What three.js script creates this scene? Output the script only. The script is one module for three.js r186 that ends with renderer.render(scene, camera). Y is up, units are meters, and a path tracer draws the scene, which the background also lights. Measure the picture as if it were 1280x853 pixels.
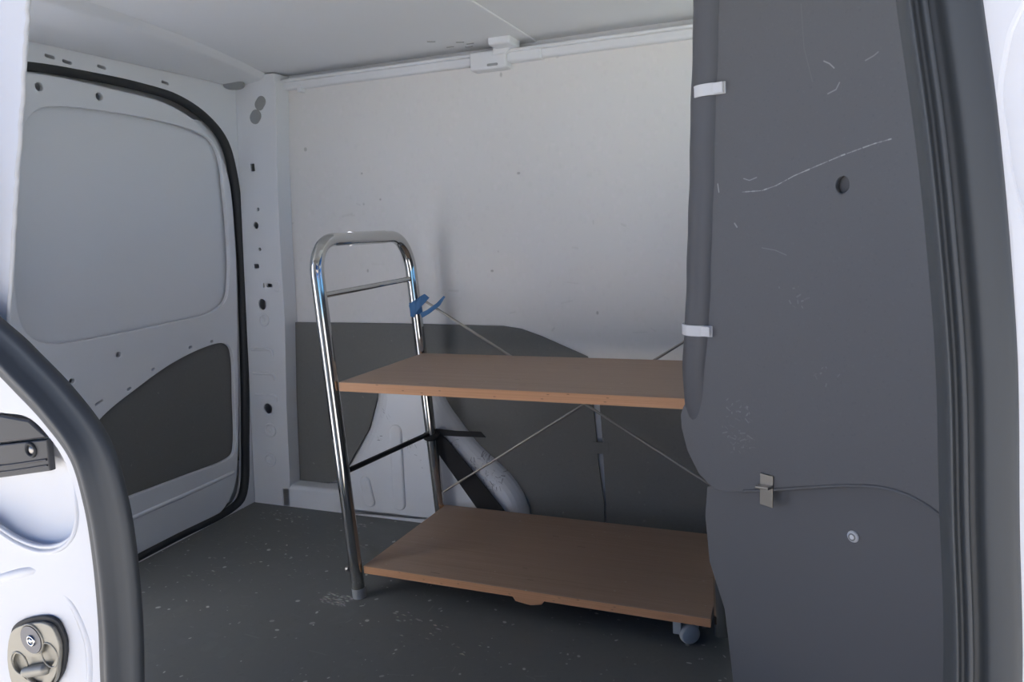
import * as THREE from 'three';
import { RoundedBoxGeometry } from 'three/addons/geometries/RoundedBoxGeometry.js';
import { mergeGeometries } from 'three/addons/utils/BufferGeometryUtils.js';
import { Sky } from 'three/addons/objects/Sky.js';

// ---------------------------------------------------------------- camera, sky, sun, exposure
// axes: x towards the cab of the van, y up from the load floor, z towards the kerb and the viewer
const scene = new THREE.Scene();
const camera = new THREE.PerspectiveCamera(49.507, 1280 / 853, 0.05, 200);
camera.position.set(1.542, 0.8, 1.693);
camera.up.set(-0.0193, 0.9869, -0.16);
camera.lookAt(1.542 - 0.36755, 0.8 - 0.15585, 1.693 - 0.91685);
scene.add(camera);

const renderer = new THREE.WebGLRenderer({ antialias: true });
renderer.toneMapping = THREE.LinearToneMapping;
renderer.toneMappingExposure = 0.83;
renderer.shadowMap.enabled = true;
renderer.shadowMap.type = THREE.PCFSoftShadowMap;

const sunDir = new THREE.Vector3(-0.3, 0.715, -0.62).normalize();      // behind the van, high
const sky = new Sky();
sky.name = 'sky';
sky.scale.setScalar(150);
Object.assign(sky.material.uniforms.turbidity, { value: 8 });
Object.assign(sky.material.uniforms.rayleigh, { value: 0.38 });
Object.assign(sky.material.uniforms.mieCoefficient, { value: 0.005 });
Object.assign(sky.material.uniforms.mieDirectionalG, { value: 0.8 });
Object.assign(sky.material.uniforms.cloudCoverage, { value: 0.35 });
Object.assign(sky.material.uniforms.cloudDensity, { value: 0.7 });
sky.material.uniforms.sunPosition.value.copy(sunDir);
scene.add(sky);
const sun = new THREE.DirectionalLight(0xfff2e0, 22);
sun.name = 'sun';
sun.position.copy(sunDir).multiplyScalar(12);
sun.castShadow = true;
sun.shadow.mapSize.set(2048, 2048);
Object.assign(sun.shadow.camera, { left: -7, right: 7, top: 7, bottom: -7, near: 1, far: 30 });
scene.add(sun, sun.target);

// ---------------------------------------------------------------- helpers
let seed = 12345;
const rnd = () => { seed = (seed * 1664525 + 1013904223) >>> 0; return seed / 4294967296; };
const used = {};
function numbered(name) {
  const n = used[name] = (used[name] ?? -1) + 1;
  return n ? name + '_' + String(n).padStart(3, '0') : name;
}
const V = (x, y, z) => new THREE.Vector3(x, y, z);
function obj(name, geo, material, parent) {
  const m = new THREE.Mesh(Array.isArray(geo) ? join(geo) : geo, material);
  m.name = numbered(name);
  m.castShadow = m.receiveShadow = true;
  (parent ?? scene).add(m);
  return m;
}
function join(list) {
  return mergeGeometries(list.map((g) => {
    const n = g.index ? g.toNonIndexed() : g.clone();
    for (const k of Object.keys(n.attributes)) if (!['position', 'normal', 'uv'].includes(k)) n.deleteAttribute(k);
    return n;
  }));
}
function group(name, x = 0, y = 0, z = 0) {
  const g = new THREE.Group();
  g.name = numbered(name);
  g.position.set(x, y, z);
  scene.add(g);
  return g;
}
function tag(o, label, category, grp) {
  o.userData.label = label;
  o.userData.category = category;
  if (grp) o.userData.group = grp;
  return o;
}
const struct = (o) => { o.userData.kind = 'structure'; return o; };
// closed outline through points, straight or rounded
function outline(pts, smooth = 0) {
  if (!smooth) return pts.map(([x, y]) => new THREE.Vector2(x, y));
  return new THREE.CatmullRomCurve3(pts.map(([x, y]) => V(x, y, 0)), true, 'centripetal').getPoints(smooth).slice(0, -1).map((p) => new THREE.Vector2(p.x, p.y));
}
function rounded(x0, y0, x1, y1, r, n = 6) {
  const out = [];
  for (const [cx, cy, a0] of [[x1 - r, y0 + r, -90], [x1 - r, y1 - r, 0], [x0 + r, y1 - r, 90], [x0 + r, y0 + r, 180]]) {
    for (let i = 0; i <= n; i++) { const a = (a0 + (90 * i) / n) * Math.PI / 180; out.push([cx + r * Math.cos(a), cy + r * Math.sin(a)]); }
  }
  return out;
}
function oval(cx, cy, rx, ry = rx, turn = 0, n = 20) {
  const out = [], c = Math.cos(turn), s = Math.sin(turn);
  for (let i = 0; i < n; i++) { const a = (i / n) * 2 * Math.PI, x = rx * Math.cos(a), y = ry * Math.sin(a); out.push([cx + x * c - y * s, cy + x * s + y * c]); }
  return out;
}
function pill(cx, cy, w, h, turn = 0) {
  const r = Math.min(w, h) / 2 - 1e-4, c = Math.cos(turn), s = Math.sin(turn);
  return rounded(-w / 2, -h / 2, w / 2, h / 2, r).map(([x, y]) => [cx + x * c - y * s, cy + x * s + y * c]);
}
// sheet cut to an outline in the xy plane, its front at z = front, with holes right through
function plate(pts, thick, { holes = [], bevel = 0, front = 0, segs = 2 } = {}) {
  const s = new THREE.Shape(pts.map((p) => (Array.isArray(p) ? new THREE.Vector2(p[0], p[1]) : p)));
  for (const h of holes) s.holes.push(new THREE.Path(h.map((p) => (Array.isArray(p) ? new THREE.Vector2(p[0], p[1]) : p))));
  const g = new THREE.ExtrudeGeometry(s, { depth: thick - 2 * bevel, bevelEnabled: bevel > 0, bevelThickness: bevel, bevelSize: bevel, bevelOffset: -bevel, bevelSegments: segs, curveSegments: 8 });
  return g.translate(0, 0, front - thick + bevel);
}
function box(x0, y0, z0, x1, y1, z1, r = 0) {
  const w = x1 - x0, h = y1 - y0, d = z1 - z0;
  const g = r ? new RoundedBoxGeometry(w, h, d, 3, r) : new THREE.BoxGeometry(w, h, d);
  return g.translate((x0 + x1) / 2, (y0 + y1) / 2, (z0 + z1) / 2);
}
function tube(pts, r, { closed = false, segs = 0, sides = 12, curve } = {}) {
  const c = curve ?? (pts.length === 2 ? new THREE.LineCurve3(V(...pts[0]), V(...pts[1])) : new THREE.CatmullRomCurve3(pts.map((p) => V(...p)), closed, 'centripetal'));
  const g = new THREE.TubeGeometry(c, segs || (pts.length === 2 ? 1 : pts.length * 8), r, sides, closed);
  if (closed) return g;
  const caps = [];
  for (const t of [0, 1]) {
    const p = c.getPoint(t), d = c.getTangent(t).multiplyScalar(t ? 1 : -1);
    const k = new THREE.CircleGeometry(r, sides);
    k.applyQuaternion(new THREE.Quaternion().setFromUnitVectors(V(0, 0, 1), d)).translate(p.x, p.y, p.z);
    caps.push(k);
  }
  return join([g, ...caps]);
}
// ribbon with a section (a sideways, b outwards along +z) swept along a path of [x, y, z]
function sweep(path, section, samples) {
  const c = new THREE.CatmullRomCurve3(path.map((p) => V(...p)), false, 'centripetal'), n = samples, m = section.length;
  const pos = [], uv = [], idx = [];
  for (let i = 0; i <= n; i++) {
    const p = c.getPoint(i / n), t = c.getTangent(i / n), sx = t.y, sy = -t.x, l = Math.hypot(sx, sy);
    section.forEach(([a, b], j) => { pos.push(p.x + (sx / l) * a, p.y + (sy / l) * a, p.z + b); uv.push(j / (m - 1), i / n * 4); });
  }
  for (let i = 0; i < n; i++) for (let j = 0; j < m - 1; j++) { const a = i * m + j, b = a + m; idx.push(a, a + 1, b, b, a + 1, b + 1); }
  const g = new THREE.BufferGeometry();
  g.setAttribute('position', new THREE.Float32BufferAttribute(pos, 3));
  g.setAttribute('uv', new THREE.Float32BufferAttribute(uv, 2));
  g.setIndex(idx);
  g.computeVertexNormals();
  return g;
}
const rounding = (pts, n) => new THREE.CatmullRomCurve3(pts.map(([a, b]) => V(a, b, 0)), false, 'centripetal').getPoints(n).map((p) => [p.x, p.y]);
function mapTo(geo, x0, y0, w, h) {            // uv 0..1 over a rectangle of the sheet's own plane
  const p = geo.attributes.position, u = geo.attributes.uv;
  for (let i = 0; i < p.count; i++) u.setXY(i, (p.getX(i) - x0) / w, (p.getY(i) - y0) / h);
  return geo;
}
function mapTop(geo, x0, z0, w, h) {
  const p = geo.attributes.position, u = geo.attributes.uv;
  for (let i = 0; i < p.count; i++) u.setXY(i, (p.getX(i) - x0) / w, (z0 - p.getZ(i)) / h);
  return geo;
}

// ---------------------------------------------------------------- textures
function canvas(w, h, draw, color = true) {
  const c = document.createElement('canvas');
  c.width = w; c.height = h;
  draw(c.getContext('2d'), w, h);
  const t = new THREE.CanvasTexture(c);
  if (color) t.colorSpace = THREE.SRGBColorSpace;
  t.wrapS = t.wrapT = THREE.RepeatWrapping;
  t.anisotropy = 4;
  return t;
}
const rgb = (r, g, b, a = 1) => `rgba(${r | 0},${g | 0},${b | 0},${a})`;
function grain(ctx, w, h, n, tone, spread, size, alpha) {
  for (let i = 0; i < n; i++) {
    const d = (rnd() - 0.5) * spread;
    ctx.fillStyle = rgb(tone[0] + d, tone[1] + d, tone[2] + d, alpha);
    ctx.fillRect(rnd() * w, rnd() * h, size * (0.5 + rnd()), size * (0.5 + rnd()));
  }
}
function stroke(ctx, pts, style, width) {
  ctx.strokeStyle = style; ctx.lineWidth = width; ctx.lineCap = 'round'; ctx.beginPath();
  pts.forEach(([x, y], i) => (i ? ctx.lineTo(x, y) : ctx.moveTo(x, y)));
  ctx.stroke();
}
// load floor: dark mat with pale flecks, scuffs and scraps of paint
const FX0 = -0.1, FZ1 = 1.3, FW = 1.9, FH = 1.5;
const floorTex = canvas(1900, 1500, (c, w, h) => {
  c.fillStyle = rgb(104, 106, 105); c.fillRect(0, 0, w, h);
  grain(c, w, h, 9000, [104, 106, 105], 26, 5, 0.35);
  grain(c, w, h, 500, [116, 117, 113], 20, 26, 0.12);
  const X = (x) => (x - FX0) * 1000, Z = (z) => (z - FZ1 + FH) * 1000;
  for (let i = 0; i < 1000; i++) {                        // flecks of paint
    const x = rnd() * w, y = rnd() * h, s = 1 + rnd() * rnd() * 6;
    c.fillStyle = rgb(205, 205, 198, 0.35 + rnd() * 0.5);
    c.beginPath(); c.ellipse(x, y, s, s * (0.3 + rnd() * 0.6), rnd() * 3, 0, 7); c.fill();
  }
  for (let i = 0; i < 260; i++) {                         // scrapes
    const x = rnd() * w, y = rnd() * h, a = rnd() * 3.1, l = 8 + rnd() * 40;
    stroke(c, [[x, y], [x + Math.cos(a) * l, y + Math.sin(a) * l * 0.5]], rgb(150, 152, 148, 0.15 + rnd() * 0.3), 0.8 + rnd() * 1.6);
  }
  const scrap = (x, z, rx, rz, n, al = 0.85) => {         // patches of flaked paint
    for (let i = 0; i < n; i++) {
      c.fillStyle = rgb(170 + rnd() * 40, 170 + rnd() * 36, 164 + rnd() * 32, al * (0.4 + rnd() * 0.6));
      const px = X(x + (rnd() - 0.5) * rx), py = Z(z + (rnd() - 0.5) * rz), s = 2 + rnd() * 6;
      c.beginPath(); c.moveTo(px - s, py); c.lineTo(px - s * 0.2, py - s * 0.6 * rnd()); c.lineTo(px + s * (0.4 + rnd()), py + s * 0.3); c.lineTo(px, py + s * 0.5 * rnd()); c.fill();
    }
  };
  scrap(0.15, 0.075, 0.13, 0.05, 34); scrap(0.41, 0.06, 0.05, 0.03, 16);
  scrap(0.595, 0.43, 0.07, 0.045, 130, 0.8); scrap(0.78, 0.45, 0.07, 0.05, 10); scrap(0.9, 0.5, 0.2, 0.1, 22); scrap(0.35, 0.3, 0.4, 0.3, 60, 0.5); scrap(0.3, 0.2, 0.3, 0.2, 40, 0.4);
});
// bulkhead sheet: scratched grey plastic
const BX0 = -0.06, BY0 = 0.36, BW = 0.56, BH = 0.92;
const bulkTex = canvas(1120, 1840, (c, w, h) => {
  c.fillStyle = rgb(104, 105, 108); c.fillRect(0, 0, w, h);
  grain(c, w, h, 14000, [104, 105, 108], 16, 4, 0.4);
  const P = (pts) => pts.map(([u, y]) => [(u - BX0) / BW * w, (BY0 + BH - y) / BH * h]);
  const pale = (a) => rgb(190, 192, 190, a);
  const long = [[0.074, 0.829], [0.104, 0.829], [0.125, 0.834], [0.15, 0.844], [0.18, 0.853], [0.211, 0.862], [0.249, 0.871], [0.268, 0.874]];
  for (let i = 0; i + 1 < long.length; i++) for (let k = 0; k < 6; k++) {
    const m = (t) => [long[i][0] + (long[i + 1][0] - long[i][0]) * t, long[i][1] + (long[i + 1][1] - long[i][1]) * t];
    stroke(c, P([m(k / 6), m((k + 0.6 + rnd() * 0.5) / 6)]), pale(0.45 + rnd() * 0.5), 1.2 + rnd() * 2);
  }
  stroke(c, P([[0.076, 0.846], [0.085, 0.843], [0.096, 0.846]]), pale(0.6), 2.5);
  stroke(c, P([[0.186, 0.97], [0.193, 0.966], [0.199, 0.96]]), pale(0.6), 3);
  stroke(c, P([[0.192, 0.933], [0.202, 0.936], [0.206, 0.943]]), pale(0.5), 3);
  stroke(c, P([[0.236, 0.961], [0.245, 0.964], [0.25, 0.967]]), pale(0.4), 3);
  stroke(c, P([[0.034, 0.842], [0.036, 0.831]]), pale(0.8), 3);
  stroke(c, P([[0.062, 0.789], [0.066, 0.784]]), pale(0.6), 4);
  stroke(c, P([[0.105, 0.757], [0.125, 0.754], [0.141, 0.748]]), pale(0.3), 2);
  stroke(c, P([[0.155, 1.04], [0.16, 0.99], [0.172, 0.95]]), pale(0.12), 2);
  for (const [u, y, n] of [[0.07, 0.535, 26], [0.072, 0.49, 26], [0.06, 0.5, 12], [0.2, 0.6, 8], [0.15, 0.7, 10]]) for (let i = 0; i < n; i++) {
    const a = u + (rnd() - 0.5) * 0.04, b = y + (rnd() - 0.5) * 0.03;
    stroke(c, P([[a, b], [a + (rnd() - 0.3) * 0.012, b + (rnd() - 0.5) * 0.008]]), pale(0.1 + rnd() * 0.18), 1 + rnd() * 3);
  }
});
const boardTex = canvas(1024, 512, (c, w, h) => {          // laminate of the shelf boards
  c.fillStyle = rgb(166, 140, 120); c.fillRect(0, 0, w, h);
  for (let i = 0; i < 900; i++) {
    const y = rnd() * h, x = rnd() * w, l = 60 + rnd() * 320, d = (rnd() - 0.5) * 34;
    stroke(c, [[x, y], [x + l, y + (rnd() - 0.5) * 4]], rgb(166 + d, 140 + d, 120 + d, 0.28), 0.8 + rnd() * 2.5);
  }
  for (let i = 0; i < 40; i++) { const x = rnd() * w, y = rnd() * h; c.fillStyle = rgb(200, 190, 178, 0.6); c.beginPath(); c.ellipse(x, y, 1 + rnd() * 2, 1 + rnd(), 0, 0, 7); c.fill(); }
  for (let i = 0; i < 14; i++) { const x = rnd() * w, y = rnd() * h; stroke(c, [[x, y], [x + 10 + rnd() * 12, y + 1]], rgb(60, 50, 44, 0.5), 1.6); }
});
const edgeTex = canvas(512, 32, (c, w, h) => {
  c.fillStyle = rgb(212, 158, 116); c.fillRect(0, 0, w, h);
  for (let i = 0; i < 200; i++) { const d = (rnd() - 0.5) * 40; stroke(c, [[rnd() * w, rnd() * h], [rnd() * w, rnd() * h]].map(([x, y], k, a) => [x, a[0][1]]), rgb(212 + d, 158 + d, 116 + d, 0.25), 1.2); }
  for (let i = 0; i < 10; i++) { c.fillStyle = rgb(90, 60, 40, 0.6); c.fillRect(rnd() * w, rnd() * h, 3, 2); }
});
const trimTex = canvas(1024, 512, (c, w, h) => {
  c.fillStyle = rgb(112, 112, 109); c.fillRect(0, 0, w, h);
  grain(c, w, h, 12000, [112, 112, 109], 18, 3, 0.4);
  for (let i = 0; i < 60; i++) { const x = rnd() * w, y = rnd() * h, s = 1 + rnd() * 2.4; c.fillStyle = rgb(150, 150, 142, 0.2 + rnd() * 0.5); c.beginPath(); c.ellipse(x, y, s, s * 0.6, rnd() * 3, 0, 7); c.fill(); }
  for (let i = 0; i < 40; i++) { const x = rnd() * w, y = rnd() * h; stroke(c, [[x, y], [x + (rnd() - 0.5) * 26, y + rnd() * 18]], rgb(130, 130, 124, 0.25), 1); }
});
const linerTex = canvas(1024, 512, (c, w, h) => {          // hardboard lining: grubby marks
  c.fillStyle = rgb(226, 224, 221); c.fillRect(0, 0, w, h);
  grain(c, w, h, 7000, [226, 224, 221], 10, 5, 0.4);
  for (let i = 0; i < 40; i++) { const x = rnd() * w, y = h * (0.3 + 0.7 * rnd()); stroke(c, [[x, y], [x + (rnd() - 0.5) * 50, y + (rnd() - 0.5) * 8]], rgb(150, 148, 142, 0.06 + rnd() * 0.12), 1 + rnd() * 2); }
  for (let i = 0; i < 30; i++) { const x = rnd() * w, y = rnd() * h; c.fillStyle = rgb(130, 128, 124, 0.2 + rnd() * 0.3); c.beginPath(); c.ellipse(x, y, 1 + rnd() * 2.4, 1 + rnd() * 2.4, 0, 0, 7); c.fill(); }
});
const HX0 = 0.2, HW = 0.72, HHT = 0.45;                    // wheel housing: paint rubbed through
const housingTex = canvas(1440, 900, (c, w, h) => {
  c.fillStyle = rgb(226, 228, 231); c.fillRect(0, 0, w, h);
  const rub = (x, y, rx, ry, n) => {
    for (let i = 0; i < n; i++) {
      const px = (x + (rnd() - 0.5) * rx - HX0) / HW * w, py = (HHT - y - (rnd() - 0.5) * ry) / HHT * h;
      stroke(c, [[px, py], [px + (rnd() - 0.2) * 22, py + (rnd() - 0.1) * 26]], rgb(60, 60, 64, 0.3 + rnd() * 0.5), 0.8 + rnd() * 1.8);
    }
  };
  rub(0.685, 0.235, 0.03, 0.02, 10); rub(0.75, 0.185, 0.05, 0.045, 26); rub(0.79, 0.14, 0.05, 0.05, 40); rub(0.55, 0.22, 0.01, 0.04, 9); rub(0.46, 0.23, 0.02, 0.02, 5); rub(0.48, 0.3, 0.03, 0.05, 8); rub(0.6, 0.2, 0.1, 0.1, 8);
});
const rubberBump = canvas(256, 256, (c, w, h) => { c.fillStyle = rgb(128, 128, 128); c.fillRect(0, 0, w, h); grain(c, w, h, 6000, [128, 128, 128], 120, 3, 0.5); }, false);
const groundTex = canvas(1024, 1024, (c, w, h) => { c.fillStyle = rgb(190, 186, 178); c.fillRect(0, 0, w, h); grain(c, w, h, 16000, [190, 186, 178], 50, 4, 0.5); });
groundTex.repeat.set(20, 20);

// ---------------------------------------------------------------- materials
const S = (o) => new THREE.MeshStandardMaterial(o);
const M = {
  paint: new THREE.MeshPhysicalMaterial({ color: 0xe2e4e7, roughness: 0.42, clearcoat: 0.35, clearcoatRoughness: 0.25 }),
  ceiling: S({ color: 0xe4e6e8, roughness: 0.55 }),
  liner: S({ map: linerTex, roughness: 0.7 }),
  housing: new THREE.MeshPhysicalMaterial({ map: housingTex, roughness: 0.4, clearcoat: 0.35, clearcoatRoughness: 0.25 }),
  floor: S({ map: floorTex, roughness: 0.62 }),
  trim: S({ map: trimTex, roughness: 0.75 }),
  bulk: S({ map: bulkTex, roughness: 0.55, bumpMap: rubberBump, bumpScale: 0.0002 }),
  bulkPlain: S({ color: 0x68696c, roughness: 0.55 }),
  foam: S({ color: 0x5f6064, roughness: 0.5 }),
  rubber: S({ color: 0x404447, roughness: 0.5 }),
  rubberDark: S({ color: 0x2b2d2f, roughness: 0.6 }),
  chrome: S({ color: 0xc4c4c2, metalness: 1, roughness: 0.07 }),
  steel: S({ color: 0xa5a19a, metalness: 0.9, roughness: 0.35 }),
  blackRod: S({ color: 0x26272a, metalness: 0.3, roughness: 0.4 }),
  webbing: S({ color: 0x2a2a2b, roughness: 0.9 }),
  board: S({ map: boardTex, roughness: 0.5 }),
  edge: S({ map: edgeTex, roughness: 0.5 }),
  blueTape: S({ color: 0x3f6f9f, roughness: 0.6 }),
  whitePlastic: S({ color: 0xe6e7ea, roughness: 0.4 }),
  greyPlastic: S({ color: 0x9a9c9c, roughness: 0.5 }),
  blackPlastic: S({ color: 0x37383b, roughness: 0.45 }),
  zinc: S({ color: 0xa39f92, metalness: 0.35, roughness: 0.4 }),
  boltGrey: S({ color: 0x77777a, metalness: 0.4, roughness: 0.45 }),
  casterGrey: S({ color: 0xc6c6c2, roughness: 0.5 }),
  sealant: S({ color: 0xd4d4d2, roughness: 0.8 }),
  glass: new THREE.MeshPhysicalMaterial({ color: 0xf4faf8, roughness: 0.02, transmission: 1, thickness: 0, ior: 1.5 }),
  ground: S({ map: groundTex, roughness: 0.95 }),
};

// ---------------------------------------------------------------- ground and van shell
const ground = struct(obj('ground', new THREE.BoxGeometry(60, 0.2, 60).translate(0, -0.65, 0), M.ground));

const floor = struct(obj('floor', mapTop(box(-0.14, -0.06, -0.12, 1.8, 0, 1.27), FX0, FZ1, FW, FH), M.floor));

// far side: outer skin, hardboard lining, sill, pillar, wheel housing
const far = struct(group('wall_far', 0.9, 0, -0.06));
const farAt = (name, geo, m, parent = far) => obj(name, (Array.isArray(geo) ? join(geo) : geo).translate(-0.9, 0, 0.06), m, parent);
farAt('outer_skin', box(-0.14, -0.06, -0.14, 1.84, 1.3, -0.065), M.paint);
farAt('lining_panel', mapTo(plate([[0.168, 0.42], [0.172, 0.55], [0.163, 0.78], [0.156, 1.0], [0.165, 1.19], [0.172, 1.2], [1.44, 1.2], [1.44, 0.42]], 0.006, { front: -0.055, bevel: 0.001 }), 0.1, 0.2, 1.6, 1.0), M.liner);
farAt('sill', box(0.1, -0.01, -0.07, 0.34, 0.066, 0, 0.012), M.paint);
const rail = farAt('roof_rail', [box(0.19, 1.186, -0.075, 1.44, 1.208, -0.036, 0.006), box(0.19, 1.204, -0.075, 1.44, 1.212, -0.024, 0.003)], M.paint);
farAt('rail_tab', box(0.255, 1.176, -0.056, 0.268, 1.196, -0.033, 0.003), M.paint, rail);
farAt('rail_sleeve', box(0.86, 1.183, -0.07, 0.955, 1.213, -0.03, 0.005), M.paint, rail);

const pk = 0.065;
const pillarHoles = [
  rounded(0.104, 0.974, 0.118, 0.995, 0.002, 2), oval(0.117, 0.87, 0.0045), oval(0.104, 0.826, 0.0085, 0.01), oval(0.11, 0.759, 0.0045), rounded(0.084, 0.706, 0.101, 0.718, 0.002, 2),
  rounded(0.109, 0.651, 0.114, 0.664, 0.002, 2), pill(0.131, 0.657, 0.019, 0.011), oval(0.1, 0.603, 0.0135, 0.016), oval(0.085, 0.296, 0.0145, 0.0155),
];
const pillarPts = [[0.002, -0.01], [0.13, -0.01], [0.14, 0.08], [0.154, 0.326], [0.174, 0.56], [0.182, 0.784], [0.195, 1.0], [0.205, 1.1], [0.212, 1.19], [0.21, 1.225], [pk * 1.225, 1.225]];
const pillarInside = [[0.016, 0.0], [0.121, 0.0], [0.131, 0.08], [0.145, 0.326], [0.165, 0.56], [0.173, 0.784], [0.186, 1.0], [0.196, 1.1], [0.203, 1.19], [0.201, 1.215], [pk * 1.215 + 0.014, 1.215]];
const pillar = farAt('rear_pillar', plate(pillarPts, 0.007, { front: 0, bevel: 0.0012, holes: pillarHoles, segs: 3 }), M.paint);
farAt('pillar_sides', plate(pillarPts, 0.06, { front: -0.0055, holes: [pillarInside] }), M.paint, pillar);
for (const [x, y, r] of [[0.101, 0.559, 0.022], [0.086, 0.231, 0.025], [0.076, 0.14, 0.024]]) {
  farAt('pressed_ring', [new THREE.TorusGeometry(r * 0.72, 0.0035, 8, 28).scale(1, 1, 0.8).translate(x, y, 0), new THREE.SphereGeometry(r * 0.3, 14, 8).scale(1, 1, 0.3).translate(x, y, 0)], M.paint, pillar);
}
for (const y of [0.465, 0.394, 0.33]) farAt('pressed_rib', [tube([[0.045, y + 0.007, -0.001], [0.105, y + 0.008, 0.001], [0.118, y + 0.004, 0.001], [0.12, y - 0.012, -0.002]], 0.0042, { sides: 8 })], M.paint, pillar);
for (const [x, y, w, h, a] of [[0.158, 1.152, 0.03, 0.04, -0.75], [0.138, 1.118, 0.034, 0.04, -0.75]]) farAt('hole_plug', plate(pill(x, y, w, h, a), 0.004, { front: 0.002, bevel: 0.0012 }), M.greyPlastic, pillar);
farAt('pressed_tab', plate(rounded(0.148, 0.64, 0.168, 0.668, 0.005), 0.005, { front: 0.002, bevel: 0.0018 }), M.paint, pillar);

function pillow(pts, r) {                       // pressed housing: broad chamfer all round, then a flat face
  const sh = new THREE.Shape(pts);
  return new THREE.ExtrudeGeometry(sh, { depth: 0.012, bevelEnabled: true, bevelThickness: r, bevelSize: r, bevelOffset: -r, bevelSegments: 6 }).translate(0, 0, -r - 0.012);
}
const housingPts = outline([[0.27, -0.02], [0.3, 0.09], [0.345, 0.155], [0.405, 0.245], [0.44, 0.335], [0.46, 0.41], [0.62, 0.41], [0.65, 0.336], [0.735, 0.225], [0.82, 0.152], [0.858, 0.1], [0.874, 0.04], [0.876, -0.02]], 90);
const housing = farAt('wheel_housing', mapTo(pillow(housingPts, 0.048), HX0, 0, HW, HHT), M.housing);
{
  for (const [x0, y0, x1, y1, w] of [[0.512, 0.275, 0.508, 0.03, 0.019], [0.398, 0.118, 0.416, 0.03, 0.017]]) {
    const dx = x1 - x0, dy = y1 - y0, l = Math.hypot(dx, dy), a = Math.atan2(dy, dx) + Math.PI / 2;
    farAt('pressed_rib', plate(pill((x0 + x1) / 2, (y0 + y1) / 2, w * 2, l, a), 0.012, { front: 0.0062, bevel: 0.0055, segs: 3 }), M.paint, housing);
  }
}

// rear end wall with the opening for the door; local x = -z, local y up the slight rake
const rake = (g) => { g.rotation.set(0, Math.PI / 2, -Math.atan(pk), 'ZYX'); return g; };
const zs = (pts) => pts.map(([z, s]) => [-z, s]);
const rear = struct(rake(group('wall_rear')));
const opening = outline(zs([[0.04, 0.02], [0.021, 0.06], [0.008, 0.2], [0.0, 0.33], [-0.007, 0.558], [-0.009, 0.789], [0.006, 0.967], [0.038, 1.061], [0.102, 1.117], [0.199, 1.155], [0.308, 1.167], [0.437, 1.17], [0.591, 1.166], [0.7, 1.15], [0.76, 1.09], [0.785, 0.95], [0.79, 0.5], [0.78, 0.1], [0.74, 0.015], [0.6, 0.005], [0.3, 0.004], [0.09, 0.004]]), 160);
const opening2 = zs(rounded(0.8, 0.01, 1.19, 1.16, 0.06));  // second doorway, out of view, added so more daylight enters the load space
const slits = [[0.543, 1.182], [0.504, 1.178], [0.42, 1.182], [0.243, 1.176]].map(([z, s]) => pill(-z, s + 0.003, 0.022, 0.006, -0.1));
obj('door_frame', plate(zs([[-0.07, -0.03], [1.27, -0.03], [1.27, 1.24], [-0.07, 1.24]]).reverse(), 0.04, { holes: [opening, opening2, ...slits], front: 0, bevel: 0.0015 }), M.paint, rear);
obj('outer_skin', plate(zs([[-0.12, -0.06], [0.81, -0.06], [0.81, 1.26], [-0.12, 1.26]]).reverse(), 0.02, { front: -0.075 }), M.paint, rear);
{ // rubber seal round the opening
  const pts = opening.map((p) => V(p.x, p.y, -0.012)), c = V(-0.39, 0.58, -0.012);
  for (const p of pts) p.add(c.clone().sub(p).setLength(0.004));
  obj('door_seal', new THREE.TubeGeometry(new THREE.CatmullRomCurve3(pts, true), 200, 0.013, 10, true), M.rubberDark, rear);
}
// rear door
const door = struct(rake(group('door_1')));
const doorPts = outline(zs([[0.085, 0.05], [0.06, 0.1], [0.046, 0.2], [0.03, 0.45], [0.02, 0.79], [0.034, 0.962], [0.075, 1.044], [0.142, 1.098], [0.23, 1.13], [0.377, 1.143], [0.592, 1.147], [0.7, 1.13], [0.745, 1.07], [0.765, 0.9], [0.765, 0.4], [0.755, 0.12], [0.71, 0.035], [0.6, 0.022], [0.43, 0.018], [0.219, 0.012], [0.127, 0.018]]), 140);
const windowPts = outline(zs([[0.658, 0.672], [0.65, 0.811], [0.628, 0.971], [0.608, 1.036], [0.575, 1.075], [0.524, 1.088], [0.364, 1.092], [0.22, 1.084], [0.14, 1.073], [0.09, 1.054], [0.062, 1.01], [0.053, 0.93], [0.047, 0.85], [0.045, 0.76], [0.05, 0.68], [0.066, 0.625], [0.119, 0.597], [0.25, 0.588], [0.409, 0.583], [0.583, 0.585], [0.626, 0.6], [0.65, 0.63]]), 120);
const doorTrimPts = outline(zs([[0.6, 0.3], [0.56, 0.335], [0.481, 0.396], [0.388, 0.438], [0.273, 0.48], [0.161, 0.503], [0.09, 0.505], [0.06, 0.49], [0.05, 0.46], [0.052, 0.33], [0.058, 0.2], [0.068, 0.172], [0.1, 0.164], [0.25, 0.168], [0.411, 0.174], [0.55, 0.18], [0.6, 0.2]]), 120);
const doorHoles = [[0.427, 0.533, 0.007], [0.552, 0.495, 0.007], [0.566, 1.122, 0.009], [0.425, 1.122, 0.009]].map(([z, s, r]) => oval(-z, s, r, r * 0.9)).concat([[0.489, 0.43, 0.022, 0.005, 0.35], [0.205, 0.513, 0.012, 0.007, 0.2], [0.128, 0.516, 0.01, 0.006, 0.1], [0.33, 0.478, 0.01, 0.005, 0.4], [0.405, 0.444, 0.012, 0.006, 0.4]].map(([z, s, w, h, a]) => pill(-z, s, w, h, a)));
obj('inner_frame', plate(doorPts, 0.012, { holes: [windowPts, doorTrimPts, ...doorHoles], front: -0.008, bevel: 0.002, segs: 3 }), M.paint, door);
obj('blank_window', plate(zs([[0.02, 0.55], [0.71, 0.55], [0.71, 1.105], [0.02, 1.105]]).reverse(), 0.006, { front: -0.026 }), M.paint, door);
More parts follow.
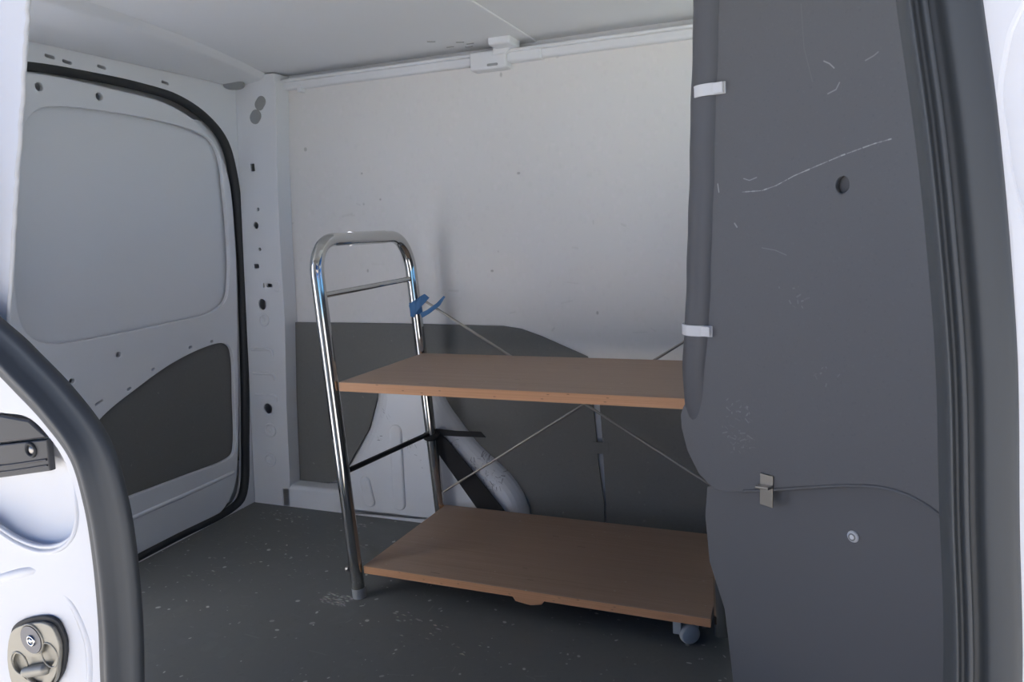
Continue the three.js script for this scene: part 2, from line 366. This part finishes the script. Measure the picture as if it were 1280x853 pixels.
const dt = obj('lower_trim', mapTo(plate(zs([[0.03, 0.14], [0.64, 0.14], [0.64, 0.52], [0.03, 0.52]]).reverse(), 0.006, { front: -0.0225 }), -0.66, 0.1, 1.2, 0.6), M.trim, door);
dt.userData.label = 'black lower trim panel';
obj('pressed_fold', tube(zs([[0.66, 0.12], [0.4, 0.118], [0.2, 0.116], [0.07, 0.118]]).map(([x, y]) => [x, y, -0.0125]), 0.008, { sides: 10 }), M.paint, door);

const addedDoor2 = struct(group('added_door_2', -0.06, 0.55, 1.26));      // other leaf, unseen, added standing open to let light in
obj('door_leaf', new RoundedBoxGeometry(0.6, 1.18, 0.04, 3, 0.018).translate(-0.33, 0.03, 0.03), M.paint, addedDoor2);
obj('lower_trim', new RoundedBoxGeometry(0.46, 0.3, 0.008, 2, 0.003).translate(-0.33, -0.3, 0.008), M.trim, addedDoor2);

// roof, rear header and cross bow
const roof = struct(group('ceiling', 0.9, 1.23, 0.6));
const roofAt = (name, geo, m, parent = roof) => obj(name, (Array.isArray(geo) ? join(geo) : geo).translate(-0.9, -1.23, -0.6), m, parent);
roofAt('outer_skin', box(-0.14, 1.245, -0.14, 1.84, 1.275, 1.2), M.paint);
const edgeB = [[-0.1, 0.15], [0.0, 0.172], [0.05, 0.186], [0.12, 0.21], [0.2, 0.232], [0.29, 0.256], [0.38, 0.276], [0.47, 0.292], [0.6, 0.312], [0.75, 0.325], [1.3, 0.33]];
roofAt('rear_roof_panel', plate([...edgeB.map(([z, x]) => [x, -z]).reverse(), [0.155, 0.13], [0.933, 0.13], [0.933, -1.3]], 0.014, { bevel: 0.002 }).rotateX(-Math.PI / 2).translate(0, 1.242, 0), M.ceiling);
roofAt('front_roof_panel', box(0.898, 1.231, -0.13, 1.78, 1.245, 1.2, 0.003), M.ceiling);
{ // header between the door frame and the roof panel
  const c = new THREE.CatmullRomCurve3(edgeB.map(([z, x]) => V(x, 0, z))), n = 60, pos = [], uv = [], idx = [];
  const rows = [[0, 1.205], [0.12, 1.2], [0.5, 1.206], [0.82, 1.21], [0.9, 1.214], [0.96, 1.216], [1.05, 1.234]];
  for (let i = 0; i <= n; i++) {
    const p = c.getPoint(i / n);
    rows.forEach(([t, y], j) => { const x0 = pk * 1.2 - 0.004; pos.push(x0 + (p.x + 0.006 - x0) * t, y, p.z); uv.push(j / 6, i / n); });
  }
  const m = rows.length;
  for (let i = 0; i < n; i++) for (let j = 0; j + 1 < m; j++) { const a = i * m + j, b = a + m; idx.push(a, a + 1, b, b, a + 1, b + 1); }
  const g = new THREE.BufferGeometry();
  g.setAttribute('position', new THREE.Float32BufferAttribute(pos, 3)); g.setAttribute('uv', new THREE.Float32BufferAttribute(uv, 2)); g.setIndex(idx); g.computeVertexNormals();
  const header = roofAt('rear_header', g, M.paint);
  roofAt('hole_plug', plate(pill(0, 0, 0.055, 0.046), 0.006, { bevel: 0.0012 }).rotateX(Math.PI / 2 - 0.35).rotateY(0.75).translate(0.105, 1.198, 0.035), M.greyPlastic, header);
}
const bow = roofAt('roof_bow', box(0.9, 1.2295, -0.06, 0.93, 1.24, 1.2, 0.003), M.ceiling);
roofAt('bow_bracket', [box(0.775, 1.17, -0.062, 0.87, 1.214, -0.018, 0.006), plate([[0.835, 1.2], [0.87, 1.2], [0.905, 1.232], [0.86, 1.24], [0.845, 1.238]], 0.03, { front: -0.014, bevel: 0.004 }), box(0.845, 1.212, -0.04, 0.9, 1.236, 0.03, 0.005)], M.paint, bow);
roofAt('bracket_slot', plate(pill(0.835, 1.179, 0.028, 0.006), 0.003, { front: -0.0165, bevel: 0.001 }), M.greyPlastic, bow);
for (const [x, z, a] of [[0.72, 0.07, 0.5], [0.775, 0.03, 0.45], [0.79, 0.005, 0], [0.735, 0.0, 0.1], [0.775, -0.02, 0.1]]) roofAt('roof_dent', new THREE.CapsuleGeometry(0.0022, 0.016, 4, 8).rotateZ(Math.PI / 2).rotateY(a).translate(x, 1.2285, z), M.greyPlastic, bow);

// cab end behind the bulkhead, with an unseen windscreen opening added for light
const cab = struct(group('wall_front', 1.78, 0, 0.58));
obj('cab_front', plate([[-0.7, -0.06], [0.7, -0.06], [0.7, 1.26], [-0.7, 1.26]], 0.035, { front: 0.015, holes: [rounded(-0.62, 0.7, 0.62, 1.19, 0.08)] }).rotateY(-Math.PI / 2), M.bulkPlain, cab);
struct(obj('added_window_1', box(1.778, 0.68, -0.06, 1.782, 1.21, 1.22), M.glass));  // pane of the added windscreen, out of view, there to brighten the interior

// near side: quarter wall, door jamb with pocket, lintel, front door post
const near = struct(group('wall_near', 0.6, 0, 1.24));
const nearAt = (name, geo, m, parent = near) => obj(name, (Array.isArray(geo) ? join(geo) : geo).translate(-0.6, 0, -1.24), m, parent);
const tilt = (g, y0 = 0.73, z0 = 1.26) => g.rotateX(-0.211).translate(0, y0, z0);
const quarter = nearAt('quarter_panel', tilt(plate([[-0.14, -0.09], [0.893, -0.09], [0.895, 0.56], [-0.14, 0.56]], 0.004, { bevel: 0.001 })), M.paint);
{
  const pts = [];
  for (let i = 0; i <= 100; i++) pts.push([0.894 + (rnd() - 0.5) * 0.001, -0.09 + i * 0.0064, -0.0012 + (rnd() - 0.5) * 0.0012]);
  nearAt('seam_sealer', tilt(tube(pts, 0.0019, { segs: 260, sides: 8 })), M.sealant, quarter);
}
nearAt('inner_quarter', box(-0.14, -0.06, 1.19, 0.84, 0.66, 1.21), M.paint);
nearAt('lintel', box(0.8, 1.14, 1.1, 1.84, 1.26, 1.19, 0.01), M.paint);
nearAt('door_sill', box(0.9, -0.3, 1.2, 1.84, -0.01, 1.32, 0.01), M.paint);
const pocket = outline([[0.8, 0.664], [0.898, 0.6575], [0.934, 0.6545], [0.957, 0.637], [0.97, 0.618], [0.977, 0.593], [0.977, 0.573], [0.968, 0.554], [0.951, 0.543], [0.922, 0.537], [0.895, 0.541], [0.8, 0.575]], 70);
const plateHole = outline([[0.866, 0.424], [0.876, 0.452], [0.885, 0.46], [0.902, 0.467], [0.924, 0.472], [0.935, 0.47], [0.939, 0.464], [0.942, 0.452], [0.934, 0.426], [0.926, 0.415], [0.915, 0.404], [0.895, 0.392], [0.873, 0.39], [0.867, 0.4]], 40);
const jamb = nearAt('rear_door_jamb', plate([[0.5, -0.06], [0.985, -0.06], [0.99, 0.2], [0.995, 0.421], [1.0, 0.462], [1.004, 0.507], [1.006, 0.557], [1.0, 0.6], [0.982, 0.642], [0.95, 0.668], [0.912, 0.699], [0.872, 0.735], [0.5, 0.735]], 0.012, { front: 1.28, bevel: 0.002, holes: [pocket] }), M.paint);
{ // recess behind the guide rail: bowl with a rolled lip
  const rings = 9, n = pocket.length, pos = [], uv = [], idx = [], cx = 0.87, cy = 0.61;
  for (let k = 0; k < rings; k++) {
    const t = k / (rings - 1), s = 1 - 0.42 * t * t, dz = -0.013 * Math.sin(t * Math.PI / 2);
    for (const p of pocket) { pos.push(cx + (p.x - cx) * s, cy + 0.02 * t + (p.y - cy) * s, 1.277 + dz); uv.push(t, 0); }
  }
  for (let k = 0; k + 1 < rings; k++) for (let i = 0; i < n; i++) { const a = k * n + i, b = k * n + (i + 1) % n; idx.push(a, b, a + n, b, b + n, a + n); }
  const last = (rings - 1) * n; pos.push(cx, cy + 0.02, 1.2635); uv.push(1, 1);
  for (let i = 0; i < n; i++) idx.push(last + i, last + (i + 1) % n, rings * n);
  const g = new THREE.BufferGeometry();
  g.setAttribute('position', new THREE.Float32BufferAttribute(pos, 3)); g.setAttribute('uv', new THREE.Float32BufferAttribute(uv, 2)); g.setIndex(idx); g.computeVertexNormals();
  nearAt('rail_pocket', g, M.paint, jamb);
  const lip = (d, r, z) => tube([[0.84, 0.561 - d, z], [0.872, 0.55 - d, z], [0.895, 0.5415 - d, z], [0.922, 0.5375 - d, z], [0.948, 0.542 - d * 0.8, z], [0.966, 0.553 - d * 0.3, z], [0.9745, 0.568, z], [0.9765, 0.585, z - 0.001], [0.975, 0.6, z - 0.004]], r, { segs: 50, sides: 8 });
  nearAt('pocket_lip', [lip(-0.0015, 0.0022, 1.279), lip(0.0035, 0.0022, 1.2795)], M.paint, jamb);
  nearAt('pressed_fold', tube([[0.8, 0.482, 1.2755], [0.863, 0.5, 1.2755], [0.905, 0.513, 1.2755], [0.935, 0.519, 1.2685]], 0.0062, { segs: 40, sides: 10 }), M.paint, jamb);
  nearAt('pressed_ring', tube([[0.93, 0.506, 1.271], [0.95, 0.493, 1.2742], [0.962, 0.473, 1.275], [0.967, 0.45, 1.275], [0.964, 0.425, 1.2748], [0.955, 0.39, 1.273]], 0.0065, { segs: 40, sides: 10 }), M.paint, jamb);
}
const recess = outline([[1.629, 0.88], [1.6265, 0.866], [1.6255, 0.85], [1.628, 0.834], [1.634, 0.805], [1.645, 0.78], [1.68, 0.77], [1.72, 0.78], [1.73, 0.85], [1.72, 0.9], [1.68, 0.915], [1.645, 0.905]], 60);
const post = nearAt('front_door_post', plate([[1.6, 1.14], [1.608, 0.93], [1.614, 0.87], [1.622, 0.827], [1.629, 0.785], [1.635, 0.726], [1.64, 0.6], [1.645, 0.4], [1.65, -0.06], [1.84, -0.06], [1.84, 1.14]].reverse(), 0.012, { front: 1.28, bevel: 0.003, holes: [recess], segs: 3 }), M.paint);
nearAt('post_recess', box(1.6235, 0.74, 1.262, 1.76, 0.94, 1.2725), M.paint, post);
nearAt('inner_post', plate([[1.6, 1.14], [1.63, 0.83], [1.65, 0.6], [1.655, -0.06], [1.84, -0.06], [1.84, 1.14]].reverse(), 0.1, { front: 1.266 }), M.paint);

// ---------------------------------------------------------------- seals of the side door
const bulb = rounding([[-0.022, -0.004], [-0.0205, 0.002], [-0.015, 0.003], [-0.011, 0.0045], [-0.006, 0.0095], [-0.001, 0.0105], [0.003, 0.0065], [0.006, 0.003], [0.011, 0.0005], [0.0165, -0.001], [0.019, -0.005], [0.017, -0.011], [0.01, -0.014]], 50);
tag(obj('door_seal', sweep([[0.836, 1.13, 1.17], [0.836, 1.0, 1.2], [0.836, 0.9, 1.235], [0.848, 0.82, 1.262], [0.864, 0.752, 1.278], [0.926, 0.703, 1.28], [0.969, 0.667, 1.28], [0.998, 0.632, 1.28], [1.0085, 0.588, 1.28], [1.0105, 0.54, 1.28], [1.007, 0.48, 1.28], [1.0, 0.425, 1.28], [0.986, 0.3, 1.28], [0.98, 0, 1.28]].reverse(), bulb.map(([a, b]) => [a, b]), 160), M.rubber), 'black rubber door seal curving down beside the white jamb with the latch plate', 'door seal');
const frontLip = rounding([[-0.0165, -0.03], [-0.0162, -0.003], [-0.0145, 0.0012], [-0.0125, -0.0025], [-0.011, -0.0026], [-0.0092, 0.0012], [-0.0075, 0.001], [-0.0065, -0.0042], [-0.0035, -0.0042], [0.0005, 0.0018], [0.006, 0.0042], [0.0115, 0.0035], [0.0145, -0.0005], [0.015, -0.004]], 60);
tag(obj('door_seal', sweep([[1.62, 0.0, 1.28], [1.6365, 0.4, 1.28], [1.6345, 0.556, 1.28], [1.6285, 0.643, 1.28], [1.6235, 0.72, 1.28], [1.6165, 0.784, 1.28], [1.609, 0.84, 1.28], [1.599, 0.9, 1.28], [1.59, 0.96, 1.28], [1.56, 1.14, 1.275]].reverse(), frontLip.map(([a, b]) => [-a, b]), 120), M.rubber), 'broad grey rubber door seal with two fine ridges along the front door post', 'door seal');

// ---------------------------------------------------------------- guide rail end and latch plate on the jamb
{
  const g = tag(group('guide_rail', 0.9, 0.625, 1.26), 'black end of the sliding door guide rail in the pocket of the white jamb', 'guide rail');
  const at = (name, geo, m, parent = g) => obj(name, geo.translate(-0.9, -0.625, -1.26), m, parent);
  at('rail_body', plate([[0.8, 0.59], [0.885, 0.598], [0.9525, 0.6105], [0.954, 0.638], [0.892, 0.629], [0.8, 0.614]], 0.006, { front: 1.281, bevel: 0.0012 }), M.blackPlastic);
  const cap = plate([[0.8, 0.615], [0.892, 0.63], [0.954, 0.6395], [0.946, 0.6455], [0.934, 0.6535], [0.898, 0.656], [0.8, 0.66]], 0.006, { front: 1.2805, bevel: 0.002 });
  at('rail_top', cap, M.blackPlastic);
  at('rail_groove', join([tube([[0.8, 0.601, 1.2812], [0.885, 0.609, 1.2812], [0.951, 0.6205, 1.2812]], 0.0011, { sides: 6 }), tube([[0.8, 0.596, 1.2812], [0.885, 0.6035, 1.2812], [0.951, 0.6155, 1.2812]], 0.0009, { sides: 6 })]), M.blackPlastic);
  at('rail_screw', new THREE.TorusGeometry(0.0055, 0.0016, 8, 22).translate(0.933, 0.6275, 1.281), M.rubberDark);
  at('screw_head', new THREE.SphereGeometry(0.0035, 12, 8).scale(1, 1, 0.4).translate(0.934, 0.6275, 1.281), M.steel);
}
{
  const g = tag(group('latch_plate', 0.904, 0.43, 1.281), 'tan metal latch plate with black gasket low on the white door jamb', 'latch plate');
  const at = (name, geo, m, parent = g) => obj(name, (Array.isArray(geo) ? join(geo) : geo).translate(-0.904, -0.43, -1.281), m, parent);
  const shape = (k) => plateHole.map((p) => [0.904 + (p.x - 0.904) * k, 0.431 + (p.y - 0.431) * k]);
  at('gasket', plate(shape(1.07), 0.003, { front: 1.2832, bevel: 0.001 }), M.rubberDark);
  const cups = [oval(0.8845, 0.4245, 0.0105, 0.011, 0, 28), oval(0.9265, 0.4405, 0.0105, 0.0115, 0, 28)];
  const cut = outline([[0.875, 0.424], [0.881, 0.434], [0.891, 0.434], [0.9, 0.4345], [0.913, 0.4385], [0.918, 0.449], [0.929, 0.4515], [0.936, 0.443], [0.935, 0.43], [0.925, 0.412], [0.905, 0.4045], [0.887, 0.41], [0.879, 0.4145]], 50);
  at('plate', plate(shape(0.96), 0.004, { front: 1.287, bevel: 0.0008, holes: [cut] }), M.zinc);
  at('keeper_cup', plate(shape(0.95), 0.002, { front: 1.2838 }), M.zinc);
  for (const c of cups) at('cup_rim', new THREE.TubeGeometry(new THREE.CatmullRomCurve3(c.map(([x, y]) => V(x, y, 1.287)), true), 40, 0.0009, 6, true), M.zinc);
  at('bolt', [new THREE.CylinderGeometry(0.0128, 0.0128, 0.003, 28).rotateX(Math.PI / 2).translate(0.907, 0.4525, 1.2873)], M.boltGrey);
  at('bolt_socket', [new THREE.TorusGeometry(0.0042, 0.0012, 8, 18).translate(0.908, 0.452, 1.289), new THREE.SphereGeometry(0.0028, 12, 8).scale(1, 1, 0.5).translate(0.908, 0.452, 1.289)], M.chrome);
  at('bolt_ring', new THREE.TorusGeometry(0.0138, 0.001, 8, 32).translate(0.907, 0.4525, 1.2873), M.zinc);
  at('striker_bar', new THREE.CapsuleGeometry(0.0052, 0.026, 6, 14).rotateZ(Math.PI / 2 + 0.3).translate(0.9055, 0.4215, 1.287), M.zinc);
  at('striker_loop', tube([[0.885, 0.418, 1.284], [0.893, 0.409, 1.2855], [0.906, 0.4065, 1.286], [0.919, 0.4115, 1.2855], [0.924, 0.421, 1.284]], 0.0018, { segs: 30, sides: 8 }), M.zinc);
}

// ---------------------------------------------------------------- black trim boards on the far wall
tag(obj('trim_panel', mapTo(plate([[0.078, 0.064], [0.13, 0.53], [0.136, 0.541], [0.148, 0.546], [0.511, 0.546], [0.82, 0.543], [0.87, 0.536], [0.927, 0.517], [1.043, 0.469], [1.052, 0.452], [1.056, 0.34], [1.063, 0.24], [1.066, 0.19], [1.078, 0.09], [1.078, 0.002], [0.88, 0.002], [0.876, 0.06], [0.858, 0.1], [0.822, 0.15], [0.733, 0.224], [0.644, 0.338], [0.62, 0.4], [0.45, 0.4], [0.43, 0.33], [0.397, 0.242], [0.335, 0.154], [0.3, 0.098], [0.27, 0.075], [0.24, 0.066]].reverse(), 0.006, { front: -0.047, bevel: 0.0012 }), 0, 0, 1.3, 0.65), M.trim), 'black hardboard trim with cut-out around the white wheel housing, reaching to the rear pillar', 'trim panel');
tag(obj('trim_panel', mapTo(plate([[1.066, 0.455], [1.07, 0.464], [1.12, 0.461], [1.21, 0.456], [1.76, 0.45], [1.76, 0.002], [1.082, 0.002], [1.081, 0.1], [1.0785, 0.19], [1.0765, 0.26], [1.072, 0.34]].reverse(), 0.006, { front: -0.047, bevel: 0.0012 }), 0.8, 0.1, 1.3, 0.65), M.trim), 'black hardboard trim beyond the narrow white gap, running behind the grey bulkhead', 'trim panel');
tag(obj('tape_patch', plate(rounded(1.05, 0.222, 1.092, 0.252, 0.003, 3), 0.0012, { front: -0.0455 }), M.trim), 'black patch bridging the white gap between the two trim boards', 'tape');

// ---------------------------------------------------------------- shelf trolley
const wheel = () => new THREE.LatheGeometry([[0, -0.008], [0.006, -0.009], [0.008, -0.007], [0.016, -0.007], [0.021, -0.005], [0.022, 0], [0.021, 0.005], [0.016, 0.007], [0.008, 0.007], [0.006, 0.009], [0, 0.008]].map(([r, y]) => new THREE.Vector2(r * 0.9, y)), 28).rotateX(Math.PI / 2);
const TX = 0.64, TZ = 0.21;
const trolley = tag(group('shelf_trolley', TX, 0, TZ), 'two-tier trolley of brown laminate boards on a bent chrome tube frame', 'trolley');
const tr = (name, geo, m, parent = trolley) => obj(name, (Array.isArray(geo) ? join(geo) : geo).translate(-TX, 0, -TZ), m, parent);
{
  const frontB = [0.6365, 0.004, 0.405], frontT = [0.594, 0.705, 0.403], backT = [0.608, 0.69, 0.031], backB = [0.652, 0.02, 0.03];
  const path = new THREE.CurvePath();
  const arc = (a, b, c, d) => new THREE.CubicBezierCurve3(V(...a), V(...b), V(...c), V(...d));
  path.add(new THREE.LineCurve3(V(...frontB), V(...frontT)));
  path.add(arc(frontT, [0.591, 0.755, 0.403], [0.59, 0.783, 0.375], [0.591, 0.783, 0.33]));
  path.add(new THREE.LineCurve3(V(0.591, 0.783, 0.33), V(0.597, 0.782, 0.105)));
  path.add(arc([0.597, 0.782, 0.105], [0.599, 0.782, 0.06], [0.603, 0.745, 0.031], backT));
  path.add(new THREE.LineCurve3(V(...backT), V(...backB)));
  tr('end_frame', tube([], 0.0145, { curve: path, segs: 260, sides: 24 }), M.chrome);
  tr('joint_sleeve', tube([[0.5912, 0.783, 0.27], [0.5955, 0.7825, 0.13]], 0.0155, { sides: 24 }), M.chrome);
  tr('handle_rail', tube([[0.5965, 0.668, 0.403], [0.6085, 0.674, 0.031]], 0.0065, { sides: 14 }), M.chrome);
  tr('cross_rod', tube([[0.6195, 0.284, 0.404], [0.634, 0.268, 0.031]], 0.0062, { sides: 12 }), M.blackRod);
  tr('foot', tube([[0.637, 0.0, 0.405], [0.636, 0.022, 0.405]], 0.0152, { sides: 18 }), M.greyPlastic);
  tr('foot', tube([[0.6535, 0.0, 0.03], [0.652, 0.022, 0.03]], 0.0152, { sides: 18 }), M.greyPlastic);
  tr('bolt', new THREE.CylinderGeometry(0.006, 0.006, 0.006, 14).rotateZ(Math.PI / 2).translate(0.6135, 0.063, 0.408), M.steel);
  // far end of the frame, behind the bulkhead
  tr('end_post', tube([[1.412, 0.1, 0.03], [1.398, 0.66, 0.03]], 0.0145, { sides: 20 }), M.chrome);
  tr('end_post', tube([[1.412, 0.04, 0.39], [1.398, 0.66, 0.39]], 0.0145, { sides: 20 }), M.chrome);
  const shelf = (x0f, x0b, x1, zb, zf, yt, th) => {
    const b = mapTop(plate([[x0f, -zf], [x1, -zf], [x1, -zb], [x0b, -zb]], th, { bevel: 0.001 }).rotateX(-Math.PI / 2).translate(0, yt, 0), 0.5, 0.6, 1.0, 0.5);
    const s = tr('shelf_board', b, M.board);
    const e = box(x0f, yt - th + 0.0005, zf - 0.0005, x1, yt - 0.0012, zf + 0.0014);
    tr('edge_band', e, M.edge, s);
    const ang = Math.atan2(x0b - x0f, zf - zb), l = Math.hypot(x0b - x0f, zf - zb);
    tr('edge_band', box(-0.0008, yt - th + 0.0005, -l / 2, 0.0006, yt - 0.0012, l / 2).rotateY(-ang).translate((x0f + x0b) / 2 - 0.0006, 0, (zf + zb) / 2), M.edge, s);
    return s;
  };
  shelf(0.628, 0.639, 1.395, 0.054, 0.404, 0.4855, 0.0205);
  shelf(0.653, 0.6665, 1.3925, 0.028, 0.402, 0.0735, 0.0175);
  for (const p of [[[0.634, 0.621, 0.032], [1.4, 0.163, 0.03]], [[0.664, 0.11, 0.03], [1.396, 0.594, 0.03]]]) tr('brace_rod', tube(p, 0.0032, { sides: 10 }), M.steel);
  for (const z of [0.373, 0.075]) {
    const c = tr('caster', wheel().rotateY(0.5).translate(1.35, 0.0202, z), M.casterGrey);
    tr('fork', [box(1.32, 0.03, z - 0.012, 1.366, 0.058, z - 0.008), box(1.32, 0.02, z - 0.012, 1.336, 0.056, z + 0.01, 0.002)], M.casterGrey, c);
  }
  tr('edge_block', plate([[1.0, 0.058], [1.072, 0.058], [1.064, 0.047], [1.04, 0.042], [1.008, 0.046]].reverse(), 0.02, { front: 0.402, bevel: 0.002 }), M.edge).userData.label = 'small wooden block under the front edge';
}
// ---------------------------------------------------------------- strap, tape and crumbs
{
  const g = tag(group('strap', 0.65, 0.26, 0.02), 'black webbing strap knotted round the rear trolley post, crossing the white wheel arch', 'strap');
  const at = (name, geo, m) => obj(name, geo.translate(-0.65, -0.26, -0.02), m, g);
  at('horizontal_tail', plate([[0.64, 0.258], [0.7, 0.259], [0.786, 0.262], [0.772, 0.276], [0.7, 0.274], [0.64, 0.276]], 0.003, { front: 0.016, bevel: 0.0008 }), M.webbing);
  at('hanging_tail', plate([[0.63, 0.256], [0.655, 0.262], [0.672, 0.25], [0.74, 0.172], [0.83, 0.066], [0.75, 0.066], [0.634, 0.222]].reverse(), 0.003, { front: 0.0145, bevel: 0.0008 }), M.webbing);
  at('knot', new THREE.TorusGeometry(0.0165, 0.006, 10, 24).rotateX(Math.PI / 2 + 0.2).scale(1, 1.3, 1).translate(0.6365, 0.262, 0.03), M.webbing);
}
{
  const g = tag(group('blue_tape', 0.63, 0.6, 0.05), 'blue tape wrapped round the rear trolley post with two loose ends', 'tape');
  const at = (name, geo) => obj(name, geo.translate(-0.63, -0.6, -0.05), M.blueTape, g);
  const ribbon = (pts, front, bend) => {
    const geo = plate(pts, 0.0012, { front, bevel: 0.0003 }), p = geo.attributes.position;
    for (let i = 0; i < p.count; i++) p.setZ(i, p.getZ(i) + bend(p.getX(i), p.getY(i)));
    geo.computeVertexNormals();
    return geo;
  };
  at('wrap', ribbon([[0.601, 0.606], [0.614, 0.616], [0.626, 0.622], [0.636, 0.63], [0.646, 0.635], [0.657, 0.625], [0.645, 0.612], [0.632, 0.598], [0.624, 0.588], [0.616, 0.576], [0.604, 0.578], [0.605, 0.592]].reverse(), 0.049, (x) => -Math.abs(x - 0.618) * 0.35));
  at('collar', new THREE.CylinderGeometry(0.016, 0.0158, 0.03, 24, 1, true).rotateZ(0.06).translate(0.6145, 0.598, 0.031));
  at('loose_end', ribbon([[0.63, 0.586], [0.65, 0.594], [0.68, 0.612], [0.704, 0.631], [0.708, 0.628], [0.69, 0.606], [0.66, 0.586], [0.636, 0.574]].reverse(), 0.038, (x, y) => (x - 0.63) * 0.12 + Math.sin(y * 90) * 0.002));
}

// ---------------------------------------------------------------- grey bulkhead: local x along the sheet, z out of it
const B0 = [1.408, 0, 0.62], BTURN = -Math.atan2(0.5524, 0.8336);
const inB = (name) => { const g = group(name, ...B0); g.rotation.y = BTURN; return g; };
{
  const g = tag(inB('bulkhead_panel'), 'large scratched dark grey bulkhead sheet with a round hole and padded left edge', 'bulkhead');
  const left = [[0.02, 1.24], [0.02, 0.78], [0.017, 0.68], [0.008, 0.6], [-0.004, 0.558], [-0.02, 0.538], [-0.03, 0.522], [-0.0345, 0.51], [-0.0325, 0.49], [-0.022, 0.458], [0.0, 0.428], [0.018, 0.417], [0.036, 0.411]];
  const low = [[0.08, 0.4225], [0.119, 0.435], [0.181, 0.456], [0.235, 0.473], [0.273, 0.481], [0.309, 0.479], [0.344, 0.462], [0.357, 0.435], [0.366, 0.36], [0.37, 0.0]];
  obj('sheet', mapTo(plate([...left, ...low, [0.44, 0.0], [0.44, 1.24]], 0.008, { front: 0.012, bevel: 0.0015, holes: [oval(0.2125, 0.829, 0.0082, 0.0098)] }), BX0, BY0, BW, BH), M.bulk, g);
  obj('hem', tube([...low.slice(0, 9)].map(([x, y]) => [x, y + 0.001, 0.012]), 0.0022, { segs: 60, sides: 8 }), M.bulkPlain, g);
  const pad = tube([[0.014, 1.24, 0], [0.0145, 1.09, 0], [0.009, 0.93, 0], [0.003, 0.767, 0], [-0.003, 0.65, 0], [-0.009, 0.58, -0.002], [-0.011, 0.53, -0.008], [-0.008, 0.48, -0.02], [0.01, 0.43, -0.03]], 0.0245, { segs: 120, sides: 24 });
  const pp = pad.attributes.position;                       // dented foam
  for (let i = 0; i < pp.count; i++) pp.setX(i, pp.getX(i) + 0.0009 * Math.sin(pp.getY(i) * 61) * Math.sin(pp.getY(i) * 23 + 1));
  obj('edge_pad', pad, M.foam, g);
  obj('backing', plate([[0.03, 1.24], [0.03, 0.7], [0.4, 0.7], [0.4, 1.24]].reverse(), 0.004, { front: 0.001 }), M.bulkPlain, g);
}
{
  const g = tag(inB('lower_bulkhead'), 'lower grey bulkhead sheet with rounded top corners under the large scratched one', 'bulkhead');
  obj('sheet', mapTo(plate([[0.02, 0.0], [0.075, 0.0], [0.375, 0.0], [0.372, 0.3], [0.365, 0.44], [0.345, 0.47], [0.31, 0.484], [0.26, 0.486], [0.1, 0.45], [0.03, 0.42], [0.004, 0.405], [0.0, 0.36], [0.008, 0.29], [0.036, 0.225], [0.052, 0.12], [0.058, 0.0]].slice(1), 0.006, { front: -0.002, bevel: 0.0015 }), -0.2, -0.2, 0.9, 0.9), M.bulkPlain, g);
}
for (const [y, u, label] of [[0.9645, 0.016, 'upper white plastic clip on the padded edge of the grey bulkhead'], [0.641, -0.005, 'lower white plastic clip on the padded bulkhead edge, just above the upper shelf board']]) {
  const g = tag(inB('edge_clip'), label, 'clip', 'white clips on the padded bulkhead edge');
  const ring = [];
  for (let i = 0; i <= 24; i++) { const a = (200 - i * 6.5) * Math.PI / 180; ring.push([u + 0.0268 * Math.cos(a), 0.0268 * Math.sin(a)]); }
  ring.push([u + 0.031, 0.0142]);
  ring.push([u + 0.031, 0.0122]);
  for (let i = 24; i >= 0; i--) { const a = (200 - i * 6.5) * Math.PI / 180; ring.push([u + 0.0246 * Math.cos(a), 0.0246 * Math.sin(a)]); }
  obj('band', plate(ring, 0.0155, { bevel: 0.0007 }).translate(0, 0, 0).rotateX(Math.PI / 2).translate(0, y + 0.0078 - 0.0155, 0), M.whitePlastic, g);
  obj('tab', box(u + 0.012, y - 0.0072, 0.0165, u + 0.0315, y + 0.0072, 0.0205, 0.0015), M.whitePlastic, g);
}
{
  const g = tag(inB('hook'), 'small metal hook hanging on the lower edge of the grey bulkhead sheet', 'hook');
  obj('plate', box(0.1085, 0.414, 0.0125, 0.1285, 0.458, 0.0155, 0.001), M.steel, g);
  obj('hook_lip', plate([[0.1085, 0.4385], [0.1285, 0.4415], [0.1285, 0.4455], [0.1085, 0.4425]], 0.012, { front: 0.026, bevel: 0.001 }), M.steel, g);
}
{
  const g = tag(inB('push_rivet'), 'white round push rivet in the middle of the lower grey bulkhead sheet', 'rivet');
  obj('rivet_head', new THREE.SphereGeometry(0.0075, 20, 12).scale(1, 1, 0.45).translate(0.232, 0.405, -0.001), M.whitePlastic, g);
  obj('rivet_pin', new THREE.TorusGeometry(0.0038, 0.0009, 8, 20).translate(0.232, 0.405, 0.002), M.greyPlastic, g);
}

renderer.render(scene, camera);
